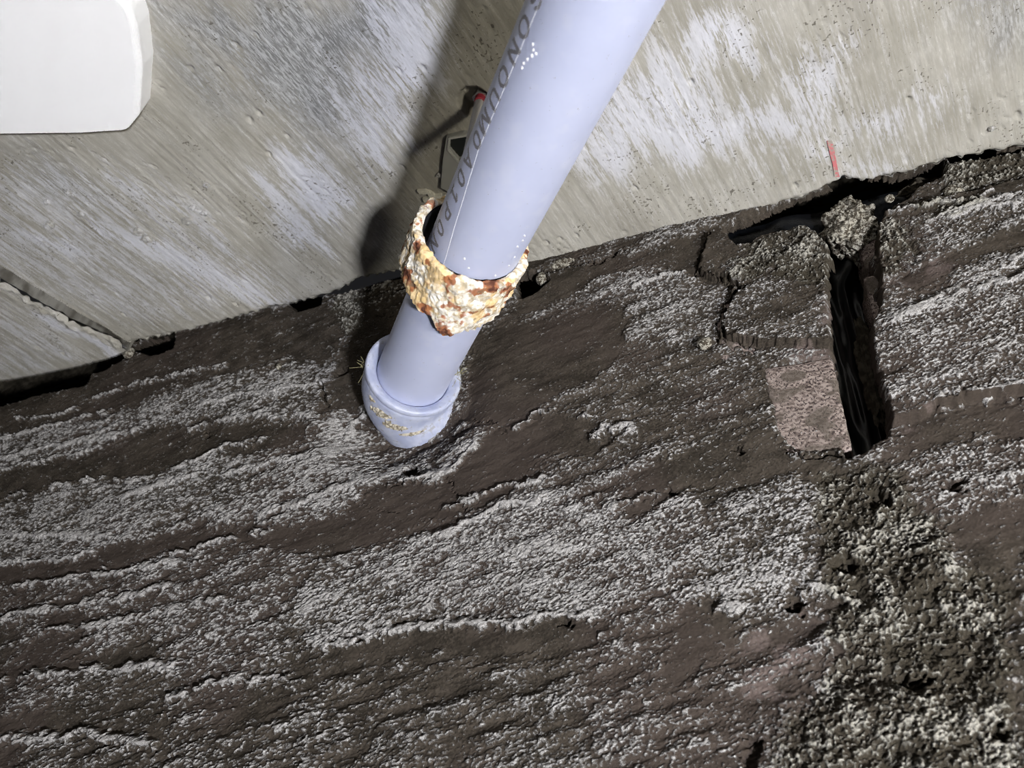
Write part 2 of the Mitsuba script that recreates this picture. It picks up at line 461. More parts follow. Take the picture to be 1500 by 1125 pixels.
def mortar_color(p, n, uv):
    """Dark damp mortar; uv.x is how far a grain of pale dried crust stands there (over 0), uv.y tints: clumpy greenish > 0, brick red < 0."""
    x, z = p.x, p.z
    f1 = fbm(x * 700, z * 700, p.y * 700, 2)
    f2 = fbm(x * 45, z * 60, 5.0, 3)
    f3 = noise(x * 1900, z * 1900, p.y * 1900)
    mud = mix((0.034, 0.029, 0.0235), (0.067, 0.056, 0.0455), smoothstep(0.3, 0.7, 0.5 * f1 + 0.5 * f2))
    mud = mix(mud, (0.062, 0.0485, 0.0425), 0.6 * smoothstep(0.5, 0.7, fbm(x * 8, z * 8, 3.0, 2)))
    red = smoothstep(0.15, 0.8, -uv.y)
    mud = mix(mud, mix((0.075, 0.058, 0.052), (0.16, 0.128, 0.118), f1), red * smoothstep(0.42, 0.56, f2))
    green = smoothstep(0.1, 0.8, uv.y)
    mud = mix(mud, (0.040, 0.035, 0.026), green * 0.7)
    crust = mix((0.20, 0.19, 0.18), (0.44, 0.43, 0.425), smoothstep(0.25, 0.75, 0.5 * f3 + 0.5 * f1))
    crust = mix(crust, mix((0.18, 0.17, 0.14), (0.40, 0.385, 0.33), f1), green * 0.75)
    t = uv.x + 0.34 * (f3 - 0.5) + 0.12 * (f1 - 0.5)
    return mix(mix(mud, crust * 0.42, smoothstep(-0.22, 0.02, t)), crust, smoothstep(-0.04, 0.20, t))


def brick_color(p, n, uv):
    f = fbm(p.x * 500, p.y * 500, p.z * 500, 3)
    b = mix((0.15, 0.118, 0.105), (0.33, 0.275, 0.25), smoothstep(0.35, 0.62, f))
    b = mix(b, (0.055, 0.042, 0.04), smoothstep(0.58, 0.68, fbm(p.x * 760, p.y * 760, p.z * 520 + 9, 2)))
    return mix(b, (0.10, 0.085, 0.07), 0.75 * smoothstep(0.52, 0.66, fbm(p.x * 60, p.y * 60, p.z * 60 + 4, 3)))


def lump_color(p, n, uv):
    f = fbm(p.x * 420, p.y * 420, p.z * 420, 3)
    g = noise(p.x * 1300, p.y * 1300, p.z * 1300)
    return mix((0.065, 0.055, 0.042), mix((0.22, 0.205, 0.17), (0.45, 0.43, 0.37), g), smoothstep(0.44, 0.56, 0.7 * f + 0.3 * g))


def dark_color(p, n, uv):
    f = fbm(p.x * 160, p.y * 160, p.z * 160, 3)
    return mix((0.030, 0.026, 0.020), (0.075, 0.066, 0.05), smoothstep(0.35, 0.7, f))


def foam_color(p, n, uv):
    """uv: angle round the pipe and distance along the collar; old cream foam with rusty brown skin."""
    f = fbm(p.x * 62, p.y * 62, p.z * 62, 4)
    g = fbm(p.x * 330, p.y * 330, p.z * 330, 3)
    h = fbm(p.x * 60 + 5, p.y * 60, p.z * 60, 3)
    c = mix((0.62, 0.52, 0.36), (0.86, 0.82, 0.74), smoothstep(0.35, 0.6, g))
    c = mix(c, (0.72, 0.50, 0.22), 0.8 * smoothstep(0.50, 0.62, h))
    c = mix(c, (0.34, 0.115, 0.045), 0.9 * smoothstep(0.56, 0.61, f))
    c = mix(c, (0.12, 0.05, 0.035), smoothstep(0.63, 0.69, f))
    return mix(c, (0.22, 0.16, 0.10), 0.55 * smoothstep(0.66, 0.74, fbm(p.x * 210, p.y * 210, p.z * 210 + 3, 2)))


def pvc_color(p, n, uv):
    f = fbm(p.x * 30, p.y * 30, p.z * 30, 3)
    g = noise(p.x * 700, p.y * 700, p.z * 700)
    c = mix((0.41, 0.44, 0.59), (0.46, 0.49, 0.635), f)
    c = mix(c, (0.52, 0.54, 0.64), 0.3 * smoothstep(0.55, 0.8, fbm(p.x * 90, p.y * 90, p.z * 90 + 2, 3)))
    return mix(c, (0.25, 0.24, 0.26), 0.6 * smoothstep(0.93, 0.97, g))


def fitting_color(p, n, uv):
    f = fbm(p.x * 90, p.y * 90, p.z * 90, 3)
    g = fbm(p.x * 300, p.y * 300, p.z * 300, 2)
    c = mix((0.36, 0.395, 0.54), (0.47, 0.50, 0.62), smoothstep(0.3, 0.7, f))
    return mix(c, (0.30, 0.285, 0.28), 0.6 * smoothstep(0.58, 0.72, 0.5 * f + 0.5 * g))


def matte(key, fn):
    scene[key] = {'type': 'twosided', 'bsdf': {'type': 'diffuse', 'reflectance': mikit.proc(fn)}}


def plain(key, rgb, rough=0.5, spec=0.5, metallic=0.0):
    scene[key] = {'type': 'twosided', 'bsdf': {'type': 'principled', 'base_color': {'type': 'rgb', 'value': rgb}, 'roughness': rough, 'specular': spec, 'metallic': metallic}}


matte('m_concrete', concrete_color)
matte('m_mortar', mortar_color)
matte('m_brick', brick_color)
matte('m_lump', lump_color)
matte('m_dark', dark_color)
matte('m_foam', foam_color)
for key, fn in (('m_pvc', pvc_color), ('m_fitting', fitting_color)):
    scene[key] = {'type': 'twosided', 'bsdf': {'type': 'principled', 'base_color': mikit.proc(fn), 'roughness': 0.42, 'specular': 0.35}}
plain('m_ink', (0.15, 0.145, 0.16), 0.7)
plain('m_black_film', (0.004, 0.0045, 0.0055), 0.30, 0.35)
plain('m_white', (0.88, 0.88, 0.89), 0.4)
plain('m_grey_plastic', (0.30, 0.30, 0.28), 0.5)
plain('m_steel', (0.42, 0.41, 0.41), 0.45, 0.5, 0.7)
plain('m_red', (0.35, 0.03, 0.05), 0.6)
plain('m_red_chalk', (0.50, 0.20, 0.20), 0.9, 0.1)
plain('m_splash', (0.62, 0.60, 0.52), 0.9, 0.1)
plain('m_fibre', (0.22, 0.20, 0.11), 0.8, 0.2)
plain('m_housing', (0.03, 0.03, 0.03), 0.5)

# ---------------------------------------------------------------- the wall: one relief of mortar over bricks
field = Field(-1.62, 0.62, -0.14, 0.74)
x_near, x_far = 0.30, -1.20
steps = np.interp(np.linspace(0, 1, 1340), [0, 1], [0.00135, 0.00058])
xs = x_far + np.concatenate([[0], np.cumsum(steps)]) * (x_near - x_far) / steps.sum()
xs = np.concatenate([np.arange(-1.6, x_far - 0.004, 0.008), xs, np.arange(x_near + 0.004, 0.6, 0.006)])
zs = np.concatenate([np.arange(-0.12, 0.085, 0.006), np.arange(0.090, 0.700, 0.00068)])
X, Z = np.meshgrid(xs, zs)
wx = X + 0.010 * (n2(X * 40, Z * 55, 1, 2) - 0.5) + 0.007 * (n2(X * 150, Z * 190, 2) - 0.5) + 0.004 * (n2(X * 380, Z * 420, 3) - 0.5)
wz = Z + 0.009 * (n2(X * 40, Z * 55, 4, 2) - 0.5) + 0.006 * (n2(X * 150, Z * 190, 5) - 0.5) + 0.004 * (n2(X * 380, Z * 420, 6) - 0.5)
sx = X + 0.003 * (n2(X * 160, Z * 200, 7, 2) - 0.5)
sz = Z + 0.003 * (n2(X * 160, Z * 200, 8, 2) - 0.5)


def union(items, x, z, lo=-1.0):
    f = np.full(field.gx.shape, lo)
    for _, q in items:
        f = np.maximum(f, field.polygon(q))
    return field.sample(f, x, z)


TILT = 0.26
U = X * math.cos(TILT) + Z * math.sin(TILT)
V = -X * math.sin(TILT) + Z * math.cos(TILT)
big = n2(X * 7, Z * 10, 11, 3)
patchy = n2(U * 55, V * 85, 16, 3)
streak = n2(U * 22, V * 95, 12, 3)            # trowel drag marks
density = 0.37 + 0.85 * (streak - 0.5) + 0.35 * (big - 0.5) + 0.30 * (patchy - 0.5)
for d, q in CRUST:
    m = sst(-0.020, 0.016, field.sample(field.polygon(q), wx, wz) + 0.020 * (patchy - 0.5))
    density = density * (1 - m) + (0.10 + 0.80 * d + 0.55 * (streak - 0.5) + 0.34 * (patchy - 0.5)) * m
mud_sd = union(MUD, wx, wz)
mud = sst(-0.006, 0.006, mud_sd + 0.012 * (patchy - 0.5))
clump = sst(-0.012, 0.014, union(CLUMP, wx, wz) + 0.030 * (patchy - 0.5))
density = density * (1 - clump) + (0.52 + 1.0 * (n2(X * 42, Z * 46, 13, 3) - 0.5)) * clump
mud = mud * (1 - 0.7 * clump)
density = density * (1 - mud) + (0.04 + 0.16 * sst(0.55, 0.8, n2(X * 60, Z * 70, 14, 2))) * mud
ridge = np.zeros_like(X)
ridge_sd = np.full(field.gx.shape, -1.0)
for _, q in RIDGE:
    ridge_sd = np.maximum(ridge_sd, field.line(q))
rd = field.sample(ridge_sd, wx, wz)
ridge = np.exp(-(rd / 0.0030) ** 2) * sst(0.2, 0.45, n2(X * 50, Z * 50, 15, 2))
density = np.clip(density + 0.55 * ridge, 0, 1.1)

g1 = n2(U * 370, V * 760, 21)
g2 = n2(U * 150, V * 280, 22, 2)
g3 = n2(X * 760, Z * 800, 23)
gc1 = n2(X * 720, Z * 740, 24)
gc2 = n2(X * 260, Z * 270, 25, 3)
close = sst(-0.45, -0.05, X)                   # the mortar is finer grained towards the right
g1 = g1 * (1 - close) + n2(U * 620, V * 1000, 30) * close
g2 = g2 * (1 - close) + n2(U * 260, V * 480, 32, 2) * close
grain = (0.45 * g1 + 0.30 * g2 + 0.25 * g3) * (1 - clump) + (0.40 * gc1 + 0.35 * gc2 + 0.25 * g3) * clump
c = (grain - 0.5) * 1.9 + (density - 0.70) * 0.80 + 0.22 * ridge       # over 0: a pale grain
h = 0.010 * (big - 0.5) + 0.004 * (streak - 0.5) * (1 - 0.6 * mud)
h += 0.0022 * sst(0.1, 0.7, density) + (0.0019 - 0.0007 * close) * sst(-0.35, 0.40, c) + 0.0009 * (g3 - 0.5) * (1 - mud)
h += 0.0024 * ridge
h += clump * (0.0062 * (gc2 - 0.5) + 0.0016 * (gc1 - 0.5) + 0.013 * (n2(X * 36, Z * 38, 26, 2) - 0.5))
h += mud * (0.0016 * (n2(U * 45, V * 120, 27, 2) - 0.5) + 0.0004 * (g3 - 0.5))
for width, q in CRACK:
    k = field.sample(field.line(q), wx, wz) * -1
    wd = 0.00042 * width * (0.6 + 0.8 * n2(X * 90, Z * 90, 28))
    cut = 1 - sst(wd * 0.6, wd * 1.7, k)
    h -= cut * 0.0055 * min(width, 3) / 2
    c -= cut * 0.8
for r, q in PIT:
    a = pts(q)[0]
    k = np.hypot(wx - a[0], (wz - a[1]) * 1.3)
    cut = 1 - sst(0.0006 * r, 0.0013 * r, k)
    h -= cut * 0.0011 * r
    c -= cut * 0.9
block = union(BLOCK, sx, sz)
h += 0.0085 * sst(-0.0036, 0.0026, block)
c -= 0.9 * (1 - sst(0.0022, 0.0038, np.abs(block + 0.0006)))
brick_face = np.array([[-6, 462], [52, 459], [50, 364], [8, 366], [-2, 390]]) / 1000.0
bsd = field.sample(field.polygon((brick_face * 1000).ravel()), sx, sz)
h -= 0.0075 * sst(-0.0045, 0.0005, bsd)
pipe_d = np.hypot(X + 0.382, Z - 0.492)
h -= (0.010 + 0.012 * sst(0.49, 0.44, Z)) * (1 - sst(0.050, 0.115, pipe_d))
hole = union(HOLE, sx, sz)
h -= 0.016 * sst(-0.0055, 0.0015, hole)
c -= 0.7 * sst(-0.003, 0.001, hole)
keep = (hole < 0.0012) & (pipe_d > 0.034)
tint = clump.copy()
pk = union(PINK, wx, wz)
tint -= 0.65 * sst(-0.012, 0.012, pk) * (1 - 0.4 * clump)
verts = np.stack([X, DW - h, Z], -1).reshape(-1, 3)
faces = grid_faces(*X.shape, keep)
v, f, uv = compact(verts, faces, np.stack([c, tint], -1).reshape(-1, 2))
obj('wall_back__mortar_coat', (v, f), 'm_mortar', smooth=True, uv=uv)
tag('wall_back', 'damp dark brown mortared brick wall with pale crusted trowel streaks under the slab', kind='structure')
tag('wall_back__mortar_coat', 'dark brown smeared mortar coat with pale grainy crust')

gx, gz = np.meshgrid(np.arange(-1.6, 0.61, 0.012), np.arange(-0.12, 0.84, 0.012))
by = 0.655 + 0.02 * (n2(gx * 30, gz * 30, 31, 3) - 0.5)
obj('wall_back__backing', (np.stack([gx, by, gz], -1).reshape(-1, 3), grid_faces(*gx.shape)), 'm_dark', smooth=True)

bricks = [  # lo x, z, hi x, z, face y
    (-8, 362, 51, 462, 0.5575), (-44, 474, 46, 556, 0.5555), (-30, 566, 40, 622, 0.566),
    (96, 396, 188, 478, 0.5600), (94, 488, 186, 560, 0.5630), (100, 572, 190, 616, 0.568), (-110, 362, -18, 462, 0.566)]
for i, (x0, z0, x1, z1, y0) in enumerate(bricks):
    k = 'wall_back__brick' + (f'_{i:03d}' if i else '')
    obj(k, noisy_box((x0 / 1000, y0, z0 / 1000), (x1 / 1000, y0 + 0.085, z1 / 1000), 40 + i, amp=0.0014), 'm_brick', smooth=50)
tag('wall_back__brick', 'bare pinkish brick face left of the black gap')

# ---------------------------------------------------------------- the slab
edge = pts(EDGE); low_edge, low_rim = pts(LOWER_EDGE), pts(LOWER_RIM)


def seam_x(y):
    return -0.930 + (y - 0.370) * 0.341


sfield = Field(-1.75, 0.95, -0.65, 0.72)


def slab_uv(x, y):
    qx = x + 0.016 * (n2(x * 60, y * 12, 51, 2) - 0.5) + 0.006 * (n2(x * 300, y * 60, 52) - 0.5)
    qy = y + 0.05 * (n2(x * 70, y * 14, 53, 2) - 0.5)
    pale, grey = np.zeros_like(x), np.zeros_like(x)
    for d, q in SLAB_PALE:
        pale = np.maximum(pale, d * sst(-0.040, 0.030, sfield.sample(sfield.polygon(q), qx, qy)))
    for d, q in SLAB_GREY:
        grey = np.maximum(grey, d * sst(-0.04, 0.03, sfield.sample(sfield.polygon(q), qx, qy)))
    return pale, grey


def slab_relief(x, y):
    u = x * 0.977 - y * 0.213
    v = x * 0.213 + y * 0.977
    d = 0.0011 * (n2(u * 260, v * 18, 61, 2) - 0.5) + 0.0018 * (n2(x * 12, y * 12, 62, 2) - 0.5)
    d += 0.0005 * (n2(u * 700, v * 240, 64) - 0.5) * n2(x * 20, y * 20, 65)
    d += 0.0016 * sst(0.88, 0.94, n2(x * 260, y * 240, 63)) * sst(0.4, 0.7, n2(x * 18, y * 18, 60))
    for r, q in SLAB_PIT:
        a = pts(q)[0]
        d += 0.0035 * (1 - sst(0.0004 * r, 0.0012 * r, np.hypot((x - a[0]) * 1.0, (y - a[1]) * 0.7)))
    return d


HX, HY = pts(HANGER)[0]
sxs = np.concatenate([np.arange(-0.925, 0.30, 0.0019), np.arange(0.302, 0.92, 0.01)])
ts = np.concatenate([np.linspace(0, 0.36, 30, endpoint=False), np.linspace(0.36, 1, 320)])
SX, TT = np.meshgrid(sxs, ts)
ye = np.interp(SX, edge[:, 0], edge[:, 1]) + 0.0035 * (n2(SX * 160, SX * 0 + 1, 66, 3) - 0.5)
SY = -0.60 + (ye + 0.60) * TT
# columns lean with the formwork joint on the left
lean = np.clip((SX + 0.60) / -0.325, 0, 1)
SX = SX + lean * (seam_x(SY) - (-0.925))
SY = np.where(lean > 0, -0.60 + (np.interp(SX, edge[:, 0], edge[:, 1]) + 0.0035 * (n2(SX * 160, SX * 0 + 1, 66, 3) - 0.5) + 0.60) * TT, SY)
near_edge = ye - SY
SZ = H + slab_relief(SX, SY)
SZ += 0.010 * (1 - sst(0.0, 0.006, near_edge)) * n2(SX * 220, SY * 220, 67)       # chipped arris
hd = np.hypot(SX - HX, SY - HY)
SZ += 0.020 * (1 - sst(0.0140, 0.0162, hd))
pale, grey = slab_uv(SX, SY)
sv = np.stack([SX, SY, SZ], -1)
end = sv[-1].copy(); end[:, 2] = H + 0.14; end[:, 1] += 0.004
sv = np.vstack([sv.reshape(-1, 3), end])
rows, cols = SX.shape
obj('ceiling__main_panel', (sv, grid_faces(rows + 1, cols)), 'm_concrete', smooth=True,
    uv=np.vstack([np.stack([pale, grey], -1).reshape(-1, 2), np.zeros((cols, 2))]))
tag('ceiling', 'board marked grey concrete slab above the wall with pale laitance streaks', kind='structure')

# lower panel left of the joint
LZ = H - 0.020
rim_y, rim_x = low_rim[:, 1], low_rim[:, 0]
order = np.argsort(rim_y)
lt = np.linspace(0, 1, 330)
lx_off = np.concatenate([np.linspace(0, 0.36, 150), np.linspace(0.37, 0.62, 15)])
OX, TT = np.meshgrid(lx_off, lt)
SY = -0.60 + (0.553 + 0.60) * TT
rx = np.interp(SY, rim_y[order], rim_x[order]) 
rx = np.where(SY < rim_y[order][0], rim_x[order][0] + (SY - rim_y[order][0]) * 0.39, rx)
rough = 0.010 * (n2(SY * 140, SY * 0 + 2, 71, 4) - 0.5)
SX = rx + rough - OX
ye = np.interp(SX, low_edge[np.argsort(low_edge[:, 0]), 0], low_edge[np.argsort(low_edge[:, 0]), 1])
SY = -0.60 + (ye + 0.60 + 0.002 * (n2(SX * 160, SX * 0 + 1, 72, 2) - 0.5)) * TT
rx = np.where(SY < rim_y[order][0], rim_x[order][0] + (SY - rim_y[order][0]) * 0.39, np.interp(SY, rim_y[order], rim_x[order]))
SX = rx + rough - OX
SZ = LZ + slab_relief(SX + 0.3, SY) + 0.0025 * (1 - sst(0.0, 0.008, OX)) - 0.004 * sst(0.5, 0.66, n2(SX * 190, SY * 150, 73, 3)) * (1 - sst(0.010, 0.03, OX))
pale, grey = slab_uv(SX, SY)
pale = np.maximum(pale, 0.9 * np.exp(-((OX - 0.028) / 0.014) ** 2) * sst(0.5, 0.56, SY + 0.1) )
sv = np.stack([SX, SY, SZ], -1)
end = sv[-1].copy(); end[:, 2] = H + 0.14; end[:, 1] += 0.004
sv = np.vstack([sv.reshape(-1, 3), end])
rows, cols = SX.shape
obj('ceiling__lower_panel', (sv, grid_faces(rows + 1, cols)[:, ::-1]), 'm_concrete', smooth=True,
    uv=np.vstack([np.stack([pale, grey], -1).reshape(-1, 2), np.zeros((cols, 2))]))
tag('ceiling__lower_panel', 'slightly lower concrete panel at the left end of the slab')
# dirty joint filling between the two panels
jy = np.linspace(-0.6, 0.545, 420)
jr = np.where(jy < rim_y[order][0], rim_x[order][0] + (jy - rim_y[order][0]) * 0.39, np.interp(jy, rim_y[order], rim_x[order]))
ju = np.linspace(0, 1, 16)
JU, JY = np.meshgrid(ju, jy)
JX = (jr - 0.004)[:, None] * (1 - JU) + (seam_x(jy) + 0.003)[:, None] * JU
JZ = (LZ + 0.007) * (1 - JU) + (H + 0.002) * JU + 0.006 * (n2(JX * 110, JY * 90, 74, 3) - 0.5)
scene['m_joint'] = {'type': 'twosided', 'bsdf': {'type': 'diffuse', 'reflectance': mikit.proc(lambda p, n, uv: mix((0.075, 0.07, 0.06), (0.17, 0.165, 0.15), smoothstep(0.3, 0.7, fbm(p.x * 160, p.y * 120, 1.0, 3))))}}
obj('ceiling__joint_filling', (np.stack([JX, JY, JZ], -1).reshape(-1, 3), grid_faces(*JX.shape)), 'm_joint', smooth=True)
tag('ceiling__joint_filling', 'dark dirty strip in the joint between the panels')

# things stuck to the slab
for i, (r, q) in enumerate(GRIT):
    a = pts(q)[0]
    k = 'ceiling__grit' + (f'_{i:03d}' if i else '')
    low = LZ if a[0] < seam_x(a[1]) - 0.01 else H
    obj(k, lump((a[0], a[1], low - 0.0005 * r), (0.0013 * r, 0.0010 * r, 0.0009 * r), 80 + i, 0.8, 1.9, 2), 'm_concrete', smooth=20)
m = extrude(Polygon(pts(SPLASH)).buffer(0.0012).buffer(-0.0004), H - 0.0050, H + 0.003, 0.0020)
obj('ceiling__mortar_splash', m, 'm_splash', smooth=40)
tag('ceiling__mortar_splash', 'pale squiggly mortar splash left of the pipe')
mark = Polygon(pts(RED_MARK))
scene['m_red_chalk'] = {'type': 'twosided', 'bsdf': {'type': 'diffuse', 'reflectance': mikit.proc(lambda p, n, uv: mix((0.36, 0.33, 0.29), (0.52, 0.17, 0.18), smoothstep(0.36, 0.56, fbm(p.x * 420, p.y * 420, 2.0, 3))))}}
obj('ceiling__red_mark', extrude(mark.buffer(0), H - 0.0011, H + 0.004), 'm_red_chalk', smooth=False)
tag('ceiling__red_mark', 'short faded red chalk line above the black gap')

# ---------------------------------------------------------------- the drain pipe
P = np.array([-0.6678911, 0.7424554, 0.0517830])
C0 = np.array([0.0773955, 0.0377495, 0.4569925])
RP = 0.038
E1 = np.cross(P, [0, 0, 1.0]); E1 /= np.linalg.norm(E1)
E2 = np.cross(P, E1)


def on_pipe(s, ang, r):
    s, ang, r = np.broadcast_arrays(s, ang, r)
    return C0 + s[..., None] * P + r[..., None] * (np.cos(ang)[..., None] * E1 + np.sin(ang)[..., None] * E2)


def sweep(centres, dirs, radii, n=128):
    """Rings of the given radii round a path."""
    th = np.linspace(0, 2 * np.pi, n, endpoint=False)
    v = []
    for c_, d, r in zip(centres, dirs, radii):
        a = np.cross(d, [0, 0, 1.0]); a /= np.linalg.norm(a)
        b = np.cross(d, a)
        v.append(c_ + r * (np.cos(th)[:, None] * a + np.sin(th)[:, None] * b))
    v = np.vstack(v)
    k = len(centres)
    i, j = np.meshgrid(np.arange(k - 1), np.arange(n), indexing='ij')
    q = np.stack([i * n + j, i * n + (j + 1) % n, (i + 1) * n + (j + 1) % n, (i + 1) * n + j], -1).reshape(-1, 4)
    return v, np.vstack([q[:, [0, 1, 2]], q[:, [0, 2, 3]]])


ss = np.linspace(-0.30, 0.668, 60)
prof_s = np.concatenate([ss, ss[::-1]])
prof_r = np.concatenate([np.full(60, RP), np.full(60, RP - 0.0035)])
obj('drain_pipe__tube', sweep(C0 + prof_s[:, None] * P, [P] * 120, prof_r), 'm_pvc', smooth=40)
tag('drain_pipe', 'pale blue grey plastic drain pipe running under the slab into the wall', 'pipe')
# faded print running along its left flank
glyphs, s = [], 0.196
for ch in 'NSONOUM0A01P0NIAN':
    g = meshkit.text_mesh(ch, 0.0135, 0.00025, bold=True)
    gv, gf = trimesh.remesh.subdivide_to_size(g.vertices, g.faces, 0.002, max_iter=8)
    gv = gv - [gv[:, 0].min(), 0, 0]
    ang = math.radians(155) - (gv[:, 1] - 0.00675) / RP
    glyphs.append(trimesh.Trimesh(on_pipe(s + gv[:, 0], ang, RP - 0.00008 + gv[:, 2]), gf, process=False))
    s += 0.0180
obj('drain_pipe__print', trimesh.util.concatenate(glyphs), 'm_ink')
tag('drain_pipe__print', 'faded dark grey lettering along the left flank')
ls = np.linspace(0.215, 0.445, 80)
obj('drain_pipe__scratch', tube(on_pipe(ls, np.radians(np.interp(ls, [0.215, 0.274, 0.331, 0.438], [147, 146, 145, 126])) + 0.01 * (n2(ls * 40, ls * 0, 91) - 0.5), RP - 0.00012), 0.00035, 6), 'm_scuff')
tag('drain_pipe__scratch', 'long thin pale scratch')
plain('m_scuff', (0.70, 0.71, 0.76), 0.6)
flecks, rng = [], np.random.default_rng(5)
for s_, a_ in [(0.240, 134), (0.2425, 131), (0.246, 130), (0.250, 133), (0.254, 135), (0.243, 127), (0.257, 134.5), (0.384, 48), (0.39, 46), (0.396, 50), (0.41, 44), (0.42, 46), (0.43, 60), (0.42, 105), (0.427, 96)]:
    flecks.append(lump(on_pipe(s_, math.radians(a_), RP), (0.0011, 0.0012, 0.0006), int(a_), 0.5, 1.6, 1))
obj('drain_pipe__flecks', trimesh.util.concatenate(flecks), 'm_scuff', smooth=True)
tag('drain_pipe__flecks', 'tiny white flecks', kind='stuff')

# socket elbow at the wall
k = np.cross(P, [0, 1.0, 0]); k /= np.linalg.norm(k)
bend = math.acos(P[1])


def rot(d, a):
    return d * math.cos(a) + np.cross(k, d) * math.sin(a) + k * (k @ d) * (1 - math.cos(a))


S0 = 0.640
cen, dirs, rad = [], [], []
for s, r in ((0.668, 0.0381), (0.645, 0.0383), (0.6415, 0.0388), (0.6398, 0.0400), (0.6380, 0.0425), (0.6362, 0.0455), (0.6350, 0.0480), (0.6352, 0.0498), (0.6365, 0.0510), (0.6400, 0.0514),
             (0.6425, 0.0504), (0.6438, 0.0486), (0.6446, 0.0477), (0.6460, 0.0488), (0.650, 0.0494), (0.655, 0.0494)):
    cen.append(C0 + P * s); dirs.append(P); rad.append(r)
p = C0 + P * 0.655
for i in range(14):
    p = p + rot(P, bend * (i + 0.5) / 14) * 0.05 * bend / 14
    cen.append(p); dirs.append(rot(P, bend * (i + 1) / 14)); rad.append(0.0494)
for i in range(6):
    p = p + dirs[-1] * 0.008
    cen.append(p); dirs.append(dirs[-1]); rad.append(0.0494)
obj('drain_pipe__socket', sweep(cen, dirs, rad), 'm_fitting', smooth=60)
tag('drain_pipe__socket', 'wider socket elbow with a raised lip, smeared with dried mortar')
# dried mortar smears on the socket
cen, dirs = np.array(cen), np.array(dirs)
arc = np.concatenate([[0], np.cumsum(np.linalg.norm(np.diff(cen[14:], axis=0), axis=1))])
scene['m_smear'] = {'type': 'twosided', 'bsdf': {'type': 'diffuse', 'reflectance': mikit.proc(lambda p, n, uv: mix((0.17, 0.145, 0.105), (0.48, 0.44, 0.36), smoothstep(0.35, 0.62, fbm(p.x * 380, p.y * 380, p.z * 380, 3))))}}
for i, (t0, a0, dt, da, tilt) in enumerate([(0.010, 117, 0.0055, 19, 0.5), (0.020, 98, 0.0068, 19, -0.2), (0.0355, 80, 0.0040, 18, -0.5), (0.003, 133, 0.002, 8, 0.3)]):
    tt, aa = np.meshgrid(np.linspace(-1.5, 1.5, 60), np.linspace(-1.5, 1.5, 110), indexing='ij')
    m_ = 1 - np.hypot(tt - tilt * aa, aa) + 1.1 * (n2(tt * 2.6 + 9 * i, aa * 4.5, 93, 3) - 0.5)
    ti = np.clip(t0 + tt * dt, 0, arc[-1])
    cc = np.stack([np.interp(ti, arc, cen[14:, j]) for j in range(3)], -1)
    dd = np.stack([np.interp(ti, arc, dirs[14:, j]) for j in range(3)], -1)
    ea = np.cross(dd, [0, 0, 1.0]); ea /= np.linalg.norm(ea, axis=-1, keepdims=True)
    eb = np.cross(dd, ea)
    ang = np.radians(a0 + aa * da)[..., None]
    r_ = 0.0488 + 0.0022 * sst(0.0, 0.6, m_) * (0.5 + n2(tt * 8, aa * 14, 94))
    sv = cc + r_[..., None] * (np.cos(ang) * ea + np.sin(ang) * eb)
    v, f = compact(sv.reshape(-1, 3), grid_faces(*tt.shape, m_ > 0.0))
    obj('drain_pipe__socket__mortar_smear' + (f'_{i:03d}' if i else ''), (v, f), 'm_smear', smooth=True)

# ---------------------------------------------------------------- foam collar round the pipe
nth, nph = 420, 120
th = np.linspace(0, 2 * np.pi, nth, endpoint=False)
ph = np.linspace(0, 2 * np.pi, nph, endpoint=False)
TH, PH = np.meshgrid(th, ph, indexing='ij')
deg = np.degrees(TH)


def hump(a, w):
    return np.exp(-(((deg - a + 180) % 360 - 180) / w) ** 2)


sa = 0.431 + 0.006 * (n2(np.cos(TH) * 6, np.sin(TH) * 6, 95, 3) - 0.5)
sb = 0.484 + 0.020 * hump(84, 13) + 0.010 * hump(55, 24) + 0.006 * hump(110, 25) + 0.009 * (n2(np.cos(TH) * 9, np.sin(TH) * 9, 96, 3) - 0.5)
half = 0.0040 + 0.0012 * (n2(np.cos(TH) * 4, np.sin(TH) * 4 + PH * 0, 97, 2) - 0.5)
cr, sr = np.cos(PH), np.sin(PH)
sq = np.maximum(np.abs(cr), np.abs(sr)) ** 0.75
S_ = (sa + sb) / 2 + (sb - sa) / 2 * cr / sq
R_ = 0.0462 + half * sr / sq
fv = on_pipe(S_, TH, R_) + 0.0042 * (math.cos(math.radians(186)) * E1 + math.sin(math.radians(186)) * E2)
nrm = np.cos(TH)[..., None] * E1 + np.sin(TH)[..., None] * E2
fv = fv + nrm * ((sr > -0.3) * (0.0065 * (meshkit.fbm(fv * 110, 3, 98) - 0.5) + 0.0030 * (meshkit.fbm(fv * 420, 2, 99) - 0.5)))[..., None] + P * (0.004 * (meshkit.fbm(fv * 160, 3, 100) - 0.5))[..., None]
i, j = np.meshgrid(np.arange(nth), np.arange(nph), indexing='ij')
q = np.stack([i * nph + j, ((i + 1) % nth) * nph + j, ((i + 1) % nth) * nph + (j + 1) % nph, i * nph + (j + 1) % nph], -1).reshape(-1, 4)
foam = trimesh.Trimesh(fv.reshape(-1, 3), np.vstack([q[:, [0, 1, 2]], q[:, [0, 2, 3]]]), process=False)
obj('foam_collar', foam, 'm_foam', smooth=True)
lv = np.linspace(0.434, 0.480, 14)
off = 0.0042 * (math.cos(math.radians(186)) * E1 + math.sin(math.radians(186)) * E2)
obj('foam_collar__shade_sleeve', sweep(np.vstack([C0 + off + lv[:, None] * P, C0 + off + lv[::-1, None] * P]), [P] * 28, np.concatenate([np.full(14, 0.0424), np.full(14, 0.0418)])), 'm_sleeve_shade', smooth=40)  # black sleeve painting the shadow between ring and pipe
plain('m_sleeve_shade', (0.02, 0.018, 0.02), 0.6)
